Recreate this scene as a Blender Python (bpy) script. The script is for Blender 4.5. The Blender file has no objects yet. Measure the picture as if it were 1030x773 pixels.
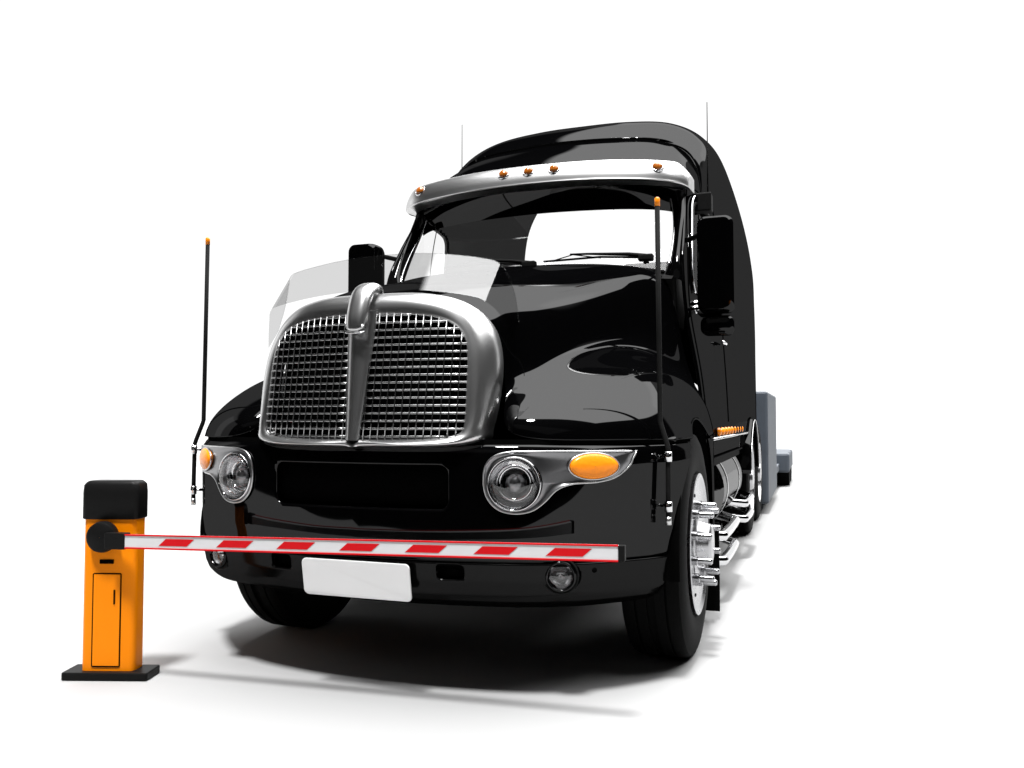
import bpy, bmesh, math, random
import numpy as np
from mathutils import Vector, Matrix
random.seed(4)
R = math.radians
SC = bpy.context.scene
COL = SC.collection

# ------------------------------------------------------------------ camera
GZ = 0.085                                   # all truck heights are written from 0.11 m above the floor
cam = bpy.data.cameras.new('camera'); camo = bpy.data.objects.new('camera', cam); COL.objects.link(camo)
camo.location = (1.90, -3.70, 1.12 + GZ)
camo.rotation_euler = (R(90 + 2.4), 0, R(19.8))
cam.sensor_width = 36; cam.lens = 36 * 845 / 1030
cam.clip_start = 0.05; cam.clip_end = 2000
SC.camera = camo
SC.view_settings.view_transform = 'Standard'; SC.view_settings.look = 'None'
SC.view_settings.exposure = 0; SC.view_settings.gamma = 1
SC.cycles.max_bounces = 10; SC.cycles.transparent_max_bounces = 16

# ------------------------------------------------------------------ studio light (dome with soft boxes)
W = bpy.data.worlds.new('World'); SC.world = W; W.use_nodes = True
nt = W.node_tree; nt.nodes.clear()
def wn(t, **k):
    n = nt.nodes.new(t)
    for a, b in k.items(): setattr(n, a, b)
    return n
def m_(op, a, b=None, c=None, clamp=False):
    n = wn('ShaderNodeMath', operation=op, use_clamp=clamp)
    for i, v in enumerate((a, b, c)):
        if v is None: continue
        if isinstance(v, (int, float)): n.inputs[i].default_value = v
        else: nt.links.new(v, n.inputs[i])
    return n.outputs[0]
def smooth(v, lo, hi):
    n = wn('ShaderNodeMapRange', interpolation_type='SMOOTHSTEP')
    nt.links.new(v, n.inputs[0]); n.inputs[1].default_value = lo; n.inputs[2].default_value = hi
    n.inputs[3].default_value = 0; n.inputs[4].default_value = 1
    return n.outputs[0]
tc = wn('ShaderNodeTexCoord'); sp = wn('ShaderNodeSeparateXYZ'); nt.links.new(tc.outputs['Generated'], sp.inputs[0])
X, Y, Z = sp.outputs
def box(u, v, u0, u1, v0, v1, s):
    a = m_('MULTIPLY', smooth(u, u0 - s, u0 + s), m_('SUBTRACT', 1, smooth(u, u1 - s, u1 + s)))
    b = m_('MULTIPLY', smooth(v, v0 - s, v0 + s), m_('SUBTRACT', 1, smooth(v, v1 - s, v1 + s)))
    return m_('MULTIPLY', a, b)
zp = m_('MAXIMUM', Z, 0.02)
up = smooth(Z, 0.0, 0.05)
# white cyclorama behind the truck: a band round the horizon, open towards the photographer
az = m_('ARCTAN2', X, Y)                                   # 0 = straight behind the truck, + = right
band = m_('MULTIPLY', box(az, Z, R(-85), R(32), -2.0, 0.56, 0.03), 1.10)
# overhead soft box
top = m_('MULTIPLY', m_('MULTIPLY', box(m_('DIVIDE', X, zp), m_('DIVIDE', Y, zp), -0.38, 0.95, -0.25, 1.75, 0.015), up), 8.2)
front = m_('MULTIPLY', m_('MULTIPLY', box(m_('DIVIDE', X, zp), m_('DIVIDE', Y, zp), -1.6, 1.2, -2.2, -0.9, 0.05), up), 0.12)  # added weak fill box, high up on the camera side
# long overhead fill, to the left and rear of it, much weaker
fill = m_('MULTIPLY', smooth(Z, 0.5, 0.9), 0.05)
side = m_('MULTIPLY', box(az, Z, R(-104), R(-72), -0.1, 0.5, 0.02), 0.7)
tot = m_('ADD', m_('ADD', band, m_('ADD', top, front)), m_('ADD', fill, side))
bg = wn('ShaderNodeBackground'); nt.links.new(tot, bg.inputs['Strength']); bg.inputs[0].default_value = (1, 1, 1, 1)
ow = wn('ShaderNodeOutputWorld'); nt.links.new(bg.outputs[0], ow.inputs[0])
W.cycles.sampling_method = 'MANUAL'; W.cycles.sample_map_resolution = 1024

# overhead key light, high above and a little in front: throws the tight shadows under the bumper and the arm
al = bpy.data.lights.new('key_light', 'SUN'); alo = bpy.data.objects.new('key_light', al); COL.objects.link(alo)
al.energy = 6.5; al.angle = R(8)
alo.location = (0.1, -3.0, 9.0); alo.rotation_euler = (Vector((0.1, 0.1, 0)) - alo.location).to_track_quat('-Z', 'Y').to_euler()
SC.cycles.caustics_reflective = False; SC.cycles.caustics_refractive = False

# small fill spot added to brighten the barrier, from the left of the camera
sl = bpy.data.lights.new('barrier_fill_spot', 'SPOT'); slo = bpy.data.objects.new('barrier_fill_spot', sl); COL.objects.link(slo)
sl.energy = 45; sl.spot_size = R(20); sl.spot_blend = 0.6; sl.shadow_soft_size = 0.35; sl.color = (1, 0.97, 0.92)
slo.location = (-0.6, -5.2, 2.4)
slo.rotation_euler = (Vector((-1.27, -.55, .42)) - Vector(slo.location)).to_track_quat('-Z', 'Y').to_euler()

# ------------------------------------------------------------------ materials
def principled(name, base, rough=0.5, metal=0.0, noise=0.0, nscale=30.0, bump=0.0, rvar=0.0, emis=None, trans=0, ior=None):
    m = bpy.data.materials.new(name); m.use_nodes = True
    t = m.node_tree; p = t.nodes['Principled BSDF']
    p.inputs['Base Color'].default_value = (*base, 1); p.inputs['Roughness'].default_value = rough
    p.inputs['Metallic'].default_value = metal
    if trans: p.inputs['Transmission Weight'].default_value = trans
    if ior: p.inputs['IOR'].default_value = ior
    tcn = t.nodes.new('ShaderNodeTexCoord'); nz = t.nodes.new('ShaderNodeTexNoise')
    nz.inputs['Scale'].default_value = nscale; nz.inputs['Detail'].default_value = 5
    t.links.new(tcn.outputs['Object'], nz.inputs['Vector'])
    if noise:
        mx = t.nodes.new('ShaderNodeMix'); mx.data_type = 'RGBA'
        mx.inputs[6].default_value = (*[c * (1 - noise) for c in base], 1)
        mx.inputs[7].default_value = (*[min(1, c * (1 + noise)) for c in base], 1)
        t.links.new(nz.outputs[0], mx.inputs[0]); t.links.new(mx.outputs[2], p.inputs['Base Color'])
    if rvar:
        mr = t.nodes.new('ShaderNodeMapRange'); mr.inputs[3].default_value = max(0, rough - rvar); mr.inputs[4].default_value = rough + rvar
        t.links.new(nz.outputs[0], mr.inputs[0]); t.links.new(mr.outputs[0], p.inputs['Roughness'])
    if bump:
        b = t.nodes.new('ShaderNodeBump'); b.inputs['Strength'].default_value = bump; b.inputs['Distance'].default_value = 0.002
        t.links.new(nz.outputs[0], b.inputs['Height']); t.links.new(b.outputs[0], p.inputs['Normal'])
    return m
def lacquer(name, base, k0, k1, rough=0.0, nscale=3.0):
    """deep black lacquer: dark diffuse body under a weak clear coat whose strength rises gently towards grazing"""
    m = bpy.data.materials.new(name); m.use_nodes = True; t = m.node_tree; t.nodes.clear()
    out = t.nodes.new('ShaderNodeOutputMaterial'); mix = t.nodes.new('ShaderNodeMixShader')
    df = t.nodes.new('ShaderNodeBsdfDiffuse'); gl = t.nodes.new('ShaderNodeBsdfGlossy')
    gl.inputs['Color'].default_value = (1, 1, 1, 1)
    nz = t.nodes.new('ShaderNodeTexNoise'); tcn = t.nodes.new('ShaderNodeTexCoord')
    nz.inputs['Scale'].default_value = nscale; nz.inputs['Detail'].default_value = 3
    t.links.new(tcn.outputs['Object'], nz.inputs['Vector'])
    cr = t.nodes.new('ShaderNodeMix'); cr.data_type = 'RGBA'
    cr.inputs[6].default_value = (*[c * 0.8 for c in base], 1); cr.inputs[7].default_value = (*[c * 1.2 for c in base], 1)
    t.links.new(nz.outputs[0], cr.inputs[0]); t.links.new(cr.outputs[2], df.inputs['Color'])
    rr = t.nodes.new('ShaderNodeMapRange'); rr.inputs[3].default_value = rough; rr.inputs[4].default_value = rough + 0.05
    t.links.new(nz.outputs[0], rr.inputs[0]); t.links.new(rr.outputs[0], gl.inputs['Roughness'])
    lw = t.nodes.new('ShaderNodeLayerWeight'); lw.inputs['Blend'].default_value = 0.5
    pw = t.nodes.new('ShaderNodeMath'); pw.operation = 'POWER'; pw.inputs[1].default_value = 4
    t.links.new(lw.outputs['Facing'], pw.inputs[0])
    mr = t.nodes.new('ShaderNodeMapRange'); mr.inputs[3].default_value = k0; mr.inputs[4].default_value = k1
    t.links.new(pw.outputs[0], mr.inputs[0]); t.links.new(mr.outputs[0], mix.inputs[0])
    t.links.new(df.outputs[0], mix.inputs[1]); t.links.new(gl.outputs[0], mix.inputs[2]); t.links.new(mix.outputs[0], out.inputs[0])
    return m
def pane(name, tint, k0, k1, rough=0.0):
    m = bpy.data.materials.new(name); m.use_nodes = True; t = m.node_tree; t.nodes.clear()
    out = t.nodes.new('ShaderNodeOutputMaterial'); mix = t.nodes.new('ShaderNodeMixShader')
    tr = t.nodes.new('ShaderNodeBsdfTransparent'); tr.inputs[0].default_value = (*tint, 1)
    gl = t.nodes.new('ShaderNodeBsdfGlossy'); gl.inputs['Roughness'].default_value = rough; gl.inputs['Color'].default_value = (1, 1, 1, 1)
    lw = t.nodes.new('ShaderNodeLayerWeight'); pw = t.nodes.new('ShaderNodeMath'); pw.operation = 'POWER'; pw.inputs[1].default_value = 4
    t.links.new(lw.outputs['Facing'], pw.inputs[0])
    mr = t.nodes.new('ShaderNodeMapRange'); mr.inputs[3].default_value = k0; mr.inputs[4].default_value = k1
    t.links.new(pw.outputs[0], mr.inputs[0]); t.links.new(mr.outputs[0], mix.inputs[0])
    t.links.new(tr.outputs[0], mix.inputs[1]); t.links.new(gl.outputs[0], mix.inputs[2]); t.links.new(mix.outputs[0], out.inputs[0])
    return m
M = {}
M['paint'] = lacquer('black_lacquer', (0.0007, 0.0007, 0.0008), 0.021, 0.021)
M['tank'] = lacquer('black_tank_enamel', (0.002, 0.002, 0.002), 0.10, 0.30, 0.03)
M['paint_low'] = lacquer('black_bumper_lacquer', (0.0012, 0.0012, 0.0012), 0.012, 0.016, 0.12)
M['dark'] = principled('matt_black_plastic', (0.006, 0.006, 0.006), 0.65, noise=.3, bump=.2)
M['dark'].node_tree.nodes['Principled BSDF'].inputs['Specular IOR Level'].default_value = 0.06
M['void'] = principled('dark_cavity', (0.002, 0.002, 0.002), 0.9, noise=.3)
M['void'].node_tree.nodes['Principled BSDF'].inputs['Specular IOR Level'].default_value = 0.0
M['satin'] = principled('satin_steel', (0.52, 0.52, 0.52), 0.29, 1.0, rvar=.008, nscale=4)
M['wire'] = principled('grille_steel', (0.30, 0.30, 0.30), 0.22, 1.0, rvar=.05, nscale=40)
M['chrome'] = principled('polished_chrome', (0.62, 0.62, 0.63), 0.05, 1.0, rvar=.02)
M['smoke'] = principled('smoked_chrome', (0.20, 0.20, 0.205), 0.30, 1.0, rvar=.04)
M['rubber'] = principled('tyre_rubber', (0.0025, 0.0025, 0.0025), 0.6, noise=.25, nscale=60, bump=.3)
M['rubber'].node_tree.nodes['Principled BSDF'].inputs['Specular IOR Level'].default_value = 0.02
M['reflector'] = principled('lamp_reflector', (0.66, 0.66, 0.67), 0.20, 1.0, rvar=.02)
M['alu'] = principled('polished_aluminium', (0.42, 0.42, 0.43), 0.28, 1.0, rvar=.04, nscale=12)
M['amber'] = principled('amber_lens', (0.85, 0.24, 0.008), 0.22, noise=.12, nscale=60, bump=.6)
M['amber_dark'] = principled('dark_amber_lens', (0.36, 0.10, 0.01), 0.12, noise=.35, nscale=40, bump=.4)
M['plate'] = principled('blank_plate_white', (0.70, 0.70, 0.70), 0.4, noise=.02, nscale=14)
M['shield'] = pane('smoked_acrylic', (0.70, 0.70, 0.70), 0.09, 0.14, 0.01)
M['glass'] = pane('windshield_glass', (0.985, 0.985, 0.985), 0.05, 0.09)
M['sideglass'] = pane('side_window_glass', (0.9, 0.9, 0.9), 0.02, 0.1)
M['lens'] = pane('lamp_glass', (0.95, 0.95, 0.95), 0.06, 0.35)
M['orange'] = principled('orange_powder_coat', (0.80, 0.215, 0.0005), 0.36, noise=.04, nscale=120, bump=.08)
M['cap'] = principled('black_textured_cap', (0.006, 0.006, 0.006), 0.38, noise=.2, nscale=200, bump=.25)
M['armwhite'] = principled('arm_white', (0.56, 0.56, 0.57), 0.4, noise=.02, nscale=10)
M['red'] = principled('signal_red', (0.50, 0.004, 0.008), 0.55, noise=.06, nscale=30)
M['slate'] = principled('slate_blue_steel', (0.045, 0.055, 0.070), 0.6, noise=.35, nscale=3.5, bump=.3)
M['floor'] = principled('white_studio_floor', (0.295, 0.295, 0.295), 0.7, noise=.004, nscale=2)
M['floor'].node_tree.nodes['Principled BSDF'].inputs['Specular IOR Level'].default_value = 0.0
for q, v in (('red', .12), ('orange', .10), ('amber', .25), ('cap', .07)): M[q].node_tree.nodes['Principled BSDF'].inputs['Specular IOR Level'].default_value = v
M['nut'] = principled('lug_nut_steel', (0.38, 0.38, 0.39), 0.18, 1.0, rvar=.02)
M['seat'] = principled('dark_seat_fabric', (0.012, 0.012, 0.013), 0.8, noise=.3)

# ------------------------------------------------------------------ mesh helpers
def add(name, verts, faces, mat, parent=None, smooth_=True, dz=GZ, bevel=0, segs=2, solid=0, mats=None, auto=None):
    me = bpy.data.meshes.new(name)
    me.from_pydata([(float(v[0]), float(v[1]), float(v[2]) + dz) for v in verts], [], faces)
    me.materials.append(mat)
    if mats:
        for q in mats: me.materials.append(q)
    o = bpy.data.objects.new(name, me); COL.objects.link(o)
    if parent: o.parent = parent
    for p in me.polygons: p.use_smooth = smooth_
    if auto is not None and smooth_:
        bm = bmesh.new(); bm.from_mesh(me)
        for e in bm.edges:
            if len(e.link_faces) == 2 and e.calc_face_angle(0) > R(auto): e.smooth = False
        bm.to_mesh(me); bm.free()
    if solid:
        s = o.modifiers.new('shell', 'SOLIDIFY'); s.thickness = solid; s.offset = -1
    if bevel:
        b = o.modifiers.new('bevel', 'BEVEL'); b.width = bevel; b.segments = segs; b.limit_method = 'ANGLE'; b.angle_limit = R(40)
    return o
class MB:
    def __init__(s): s.v = []; s.f = []
    def raw(s, v, f):
        n = len(s.v); s.v += [tuple(map(float, p)) for p in v]; s.f += [tuple(i + n for i in q) for q in f]
        return s
    def box(s, x0, x1, y0, y1, z0, z1):
        v = [(x, y, z) for x in (x0, x1) for y in (y0, y1) for z in (z0, z1)]
        return s.raw(v, [(0, 1, 3, 2), (4, 6, 7, 5), (0, 4, 5, 1), (2, 3, 7, 6), (0, 2, 6, 4), (1, 5, 7, 3)])
    def tube(s, pts, r, n=12, closed=False, cap=True):
        pts = [Vector(p) for p in pts]; N = len(pts)
        rr = r if isinstance(r, (list, tuple)) else [r] * N
        rings = []; prev = None
        for i, p in enumerate(pts):
            if closed: t = (pts[(i + 1) % N] - pts[i - 1])
            else: t = pts[min(i + 1, N - 1)] - pts[max(i - 1, 0)]
            t.normalize()
            if prev is None:
                a = Vector((0, 0, 1)) if abs(t.z) < .9 else Vector((1, 0, 0)); a = (a - a.dot(t) * t).normalized()
            else: a = (prev - prev.dot(t) * t).normalized()
            prev = a; b = t.cross(a)
            rings.append([p + (a * math.cos(q) + b * math.sin(q)) * rr[i] for q in [2 * math.pi * k / n for k in range(n)]])
        v = [q for rg in rings for q in rg]; f = []
        for i in range(N if closed else N - 1):
            j = (i + 1) % N
            for k in range(n):
                l = (k + 1) % n; f.append((i * n + k, i * n + l, j * n + l, j * n + k))
        if cap and not closed:
            f.append(tuple(range(n))[::-1]); f.append(tuple((N - 1) * n + k for k in range(n)))
        return s.raw(v, f)
    def lathe(s, prof, c, axis, n=48, ang=2 * math.pi, a0=0):
        """prof: (distance along axis, radius)"""
        ax = Vector(axis).normalized(); c = Vector(c)
        a = Vector((0, 0, 1)) if abs(ax.z) < .9 else Vector((1, 0, 0)); a = (a - a.dot(ax) * ax).normalized(); b = ax.cross(a)
        full = abs(ang - 2 * math.pi) < 1e-6; cnt = n if full else n + 1
        v = []; f = []
        for (h, r) in prof:
            for k in range(cnt):
                q = a0 + ang * k / n
                v.append(c + ax * h + (a * math.cos(q) + b * math.sin(q)) * r)
        for i in range(len(prof) - 1):
            for k in range(n):
                l = (k + 1) % cnt; f.append((i * cnt + k, i * cnt + l, (i + 1) * cnt + l, (i + 1) * cnt + k))
        return s.raw(v, f)
    def prism(s, poly, f0, f1):
        """poly in 2d, f0/f1 map (a,b) to the two faces"""
        n = len(poly); v = [f0(*p) for p in poly] + [f1(*p) for p in poly]
        f = [tuple(range(n)), tuple(range(2 * n - 1, n - 1, -1))] + [(i, i + n, (i + 1) % n + n, (i + 1) % n) for i in range(n)]
        return s.raw(v, f)
    def build(s, name, mat, parent=None, fix=True, **k):
        o = add(name, s.v, s.f, mat, parent, **k)
        if fix:
            bm = bmesh.new(); bm.from_mesh(o.data); bmesh.ops.recalc_face_normals(bm, faces=bm.faces); bm.to_mesh(o.data); bm.free()
        return o
def empty(name, loc, rz=0, parent=None):
    o = bpy.data.objects.new(name, None); COL.objects.link(o); o.location = loc; o.rotation_euler = (0, 0, rz); o.empty_display_size = .2
    if parent: o.parent = parent
    return o
def tag(o, label=None, cat=None, group=None, kind=None):
    if label: o['label'] = label
    if cat: o['category'] = cat
    if group: o['group'] = group
    if kind: o['kind'] = kind
    return o
def catmull(P, n, closed=False):
    """resample control points to n points with a centripetal-ish spline (uniform in control index)"""
    P = np.asarray(P, float); N = len(P)
    ts = np.linspace(0, N if closed else N - 1, n, endpoint=not closed); out = []
    for t in ts:
        i = int(math.floor(t)); 
        if not closed: i = min(i, N - 2)
        u = t - i
        if closed: p0, p1, p2, p3 = P[(i - 1) % N], P[i % N], P[(i + 1) % N], P[(i + 2) % N]
        else:
            p1, p2 = P[i], P[i + 1]
            p0 = P[i - 1] if i > 0 else 2 * p1 - p2
            p3 = P[i + 2] if i + 2 < N else 2 * p2 - p1
        out.append(.5 * ((2 * p1) + (-p0 + p2) * u + (2 * p0 - 5 * p1 + 4 * p2 - p3) * u * u + (-p0 + 3 * p1 - 3 * p2 + p3) * u ** 3))
    return np.array(out)
def bspline(P, n):
    """cubic b-spline (smoother than catmull), clamped at the ends"""
    P = np.asarray(P, float); P = np.vstack([2 * P[0] - P[1], P, 2 * P[-1] - P[-2]]); N = len(P)
    out = []
    for t in np.linspace(1, N - 2, n):
        i = min(int(math.floor(t)), N - 3); u = t - i
        b = [(1 - u) ** 3 / 6, (3 * u ** 3 - 6 * u * u + 4) / 6, (-3 * u ** 3 + 3 * u * u + 3 * u + 1) / 6, u ** 3 / 6]
        out.append(sum(b[k] * P[i - 1 + k] for k in range(4)))
    return np.array(out)
def mirror_cols(row):
    row = [tuple(p) for p in row]
    return [(-x, y, z) for (x, y, z) in row[:0:-1]] + row
def net(rows, nu, nv, mirror=True, fn=catmull, fv=None):
    if mirror: rows = [mirror_cols(r) for r in rows]
    A = np.array([fn(r, nu) for r in rows])                   # rows x nu
    B = np.array([(fv or fn)(A[:, j], nv) for j in range(nu)])  # nu x nv
    return B.transpose(1, 0, 2)                               # nv x nu x 3
def grid_faces(nv, nu, flip=False):
    f = []
    for i in range(nv - 1):
        for j in range(nu - 1):
            q = (i * nu + j, i * nu + j + 1, (i + 1) * nu + j + 1, (i + 1) * nu + j)
            f.append(q[::-1] if flip else q)
    return f
def inside(poly, x, y):
    c = False; n = len(poly)
    for i in range(n):
        x1, y1 = poly[i]; x2, y2 = poly[(i + 1) % n]
        if (y1 > y) != (y2 > y) and x < (x2 - x1) * (y - y1) / (y2 - y1) + x1: c = not c
    return c
def cut(V, faces, poly, ax, cond):
    """clip a clean opening out of a surface: faces crossing the outline are trimmed along it"""
    poly = [tuple(map(float, p)) for p in poly]; xs = [p[0] for p in poly]; ys = [p[1] for p in poly]
    x0, x1, y0, y1 = min(xs), max(xs), min(ys), max(ys)
    def ins(p): return bool(x0 <= p[ax[0]] <= x1 and y0 <= p[ax[1]] <= y1 and cond(p) and inside(poly, p[ax[0]], p[ax[1]]))
    V = [tuple(map(float, p)) for p in V]; flag = [ins(p) for p in V]; cache = {}; out = []
    def cross(a, b):
        key = (min(a, b), max(a, b))
        if key not in cache:
            pa, pb = np.array(V[a]), np.array(V[b]); lo, hi = (0., 1.)     # lo outside, hi inside
            if flag[a]: pa, pb = pb, pa
            for _ in range(14):
                m = (lo + hi) / 2
                if ins(pa + (pb - pa) * m): hi = m
                else: lo = m
            V.append(tuple(pa + (pb - pa) * lo)); cache[key] = len(V) - 1
        return cache[key]
    for f in faces:
        k = sum(flag[i] for i in f)
        if k == 0: out.append(f); continue
        if k == len(f): continue
        g = []
        for q in range(len(f)):
            a, b = f[q], f[(q + 1) % len(f)]
            if not flag[a]: g.append(a)
            if flag[a] != flag[b]: g.append(cross(a, b))
        if len(g) >= 3: out.append(tuple(g))
    return V, out
def orient(o, ref):
    """make the normals of an open shell point away from ref"""
    me = o.data; s = 0; r = Vector(ref) + Vector((0, 0, GZ))
    for p in me.polygons: s += p.area * p.normal.dot((p.center - r).normalized())
    if s < 0: me.flip_normals()
    return o
def shell(name, G, mat, parent, ref, faces=None, solid=.02, **k):
    if faces is None: faces = grid_faces(*G.shape[:2]); G = G.reshape(-1, 3)
    return orient(add(name, G, faces, mat, parent, solid=solid, **k), ref)
def rrect(x0, x1, y0, y1, r, n=6):
    out = []
    for cx, cy, a in ((x1 - r, y1 - r, 0), (x0 + r, y1 - r, 90), (x0 + r, y0 + r, 180), (x1 - r, y0 + r, 270)):
        for k in range(n + 1): q = R(a + 90 * k / n); out.append((cx + r * math.cos(q), cy + r * math.sin(q)))
    return out
def ellipse(cx, cy, a, b, n=40): return [(cx + a * math.cos(2 * math.pi * k / n), cy + b * math.sin(2 * math.pi * k / n)) for k in range(n)]

# ------------------------------------------------------------------ floor
fl = MB(); fl.raw([(-900, -4.6, 0), (900, -4.6, 0), (900, 1500, 0), (-900, 1500, 0)], [(0, 1, 2, 3)])
o = fl.build('floor', M['floor'], dz=0, fix=False); tag(o, kind='structure')

# ================================================================== TRUCK
T = empty('semi_truck', (0, 1.5, 0))
TR = empty('tmp', (0, 0, 0))            # parts are built in place, then handed to T at the end
P = TR

# ---- front fascia: plan curve of the bow
bow = catmull([(0, -.45), (.27, -.437), (.56, -.392), (.75, -.343), (.9, -.272), (1.03, -.18), (1.16, -.05), (1.25, .06), (1.31, .16), (1.345, .30), (1.357, .45)], 120)
def bowy(x): return float(np.interp(abs(x), bow[:, 0], bow[:, 1]))
def bown(x):
    e = .004; dy = (bowy(abs(x) + e) - bowy(abs(x) - e)) / (2 * e) if abs(x) > e else 0
    n = Vector((dy if x > 0 else -dy, -1, 0)); return n.normalized()
bx = catmull([(p[0], p[1]) for p in bow], 110)
tt = np.linspace(0, 1, 110)
# uniform arc length
d = np.r_[0, np.cumsum(np.hypot(*np.diff(bx, axis=0).T))]; s_ = np.linspace(0, d[-1], 110)
half = np.c_[np.interp(s_, d, bx[:, 0]), np.interp(s_, d, bx[:, 1])]
plan = np.vstack([half[:0:-1] * [-1, 1], half])
pn = np.gradient(plan, axis=0); pn = np.c_[pn[:, 1], -pn[:, 0]]; pn /= np.linalg.norm(pn, axis=1)[:, None]   # outward
def inset(z):
    return float(np.interp(z, [.285, .30, .33, .37, .43, .52, .62, .93, .985, 1.01, 1.03], [.22, .155, .10, .062, .036, .018, .006, 0, .006, .022, .06]))
def fascia_grid(zs):
    G = []
    cf = 1 - np.where(plan[:, 0] < 0, .6, .15) * np.clip((np.abs(plan[:, 0]) - .8) / .45, 0, 1)
    for z in zs:
        q = plan - pn * (inset(z) * (cf if z < .5 else 1))[:, None] if z < .5 else plan - pn * inset(z)
        G.append(np.c_[q, np.full(len(q), z)])
    return np.array(G)
arch = [(.77 + .63 * math.cos(a), .49 + .63 * math.sin(a)) for a in np.linspace(0, 2 * math.pi, 72, endpoint=False)]
isside = lambda p: abs(p[0]) > 1.1 and p[1] > (.10 if p[0] > 0 else .30)
G = fascia_grid(np.r_[np.linspace(.515, 1.0, 36), 1.008, 1.016, 1.024, 1.03])
Vx, fc = cut(G.reshape(-1, 3), grid_faces(*G.shape[:2]), arch, (1, 2), isside)
Vx, fc = cut(Vx, fc, rrect(-.44, .43, .735, .925, .04), (0, 2), lambda p: p[1] < 0)
for sx in (-1, 1): Vx, fc = cut(Vx, fc, ellipse(sx * .706, .848, .104, .108), (0, 2), lambda p: p[1] < 0)
fascia = shell('front_fascia', Vx, M['paint'], P, (0, 1, .6), faces=fc, solid=.018)
G2 = fascia_grid(np.linspace(.285, .508, 26)); 
Vx, fc = cut(G2.reshape(-1, 3), grid_faces(*G2.shape[:2]), arch, (1, 2), isside)
for sx in (-1, 1):
    Vx, fc = cut(Vx, fc, rrect(sx * .425 - .062, sx * .425 + .062, .432, .502, .02), (0, 2), lambda p: p[1] < 0)
for sx in (-1, 1): Vx, fc = cut(Vx, fc, ellipse(sx * .893, .455, .060, .066), (0, 2), lambda p: p[1] < .2)
bumper = shell('bumper', Vx, M['paint_low'], P, (0, 1, .5), faces=fc, solid=.018)
MB().raw([(x, bowy(x) + .05, z) for z in (.70, .96) for x in np.linspace(-.5, .5, 20)], grid_faces(2, 20)).build('lower_intake_panel', M['void'], P, solid=.01)
for sx in (-1, 1):
    m = MB(); poly = rrect(sx * .425 - .075, sx * .425 + .075, .42, .515, .02)
    m.prism(poly, lambda a, b: (a, bowy(a) + .075, b), lambda a, b: (a, bowy(a) + .085, b)); m.build('tow_hook_recess', M['void'], P)
# seam filler behind the bumper gap
q = plan - pn * .045
MB().raw([(a, b, z) for z in (.49, .53) for a, b in q], grid_faces(2, len(q))).build('bumper_seam', M['void'], P, smooth_=True)
# licence plate
m = MB(); pl = rrect(-.268, .266, .337, .502, .022)
def platey(x, z): return -.462 + .16 * x * x + max(0, .42 - z) * .35
m.prism(pl, lambda a, b: (a, platey(a, b) - .006, b), lambda a, b: (a, platey(a, b) + .004, b)); m.build('licence_plate', M['plate'], P, smooth_=False, bevel=.002)

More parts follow.
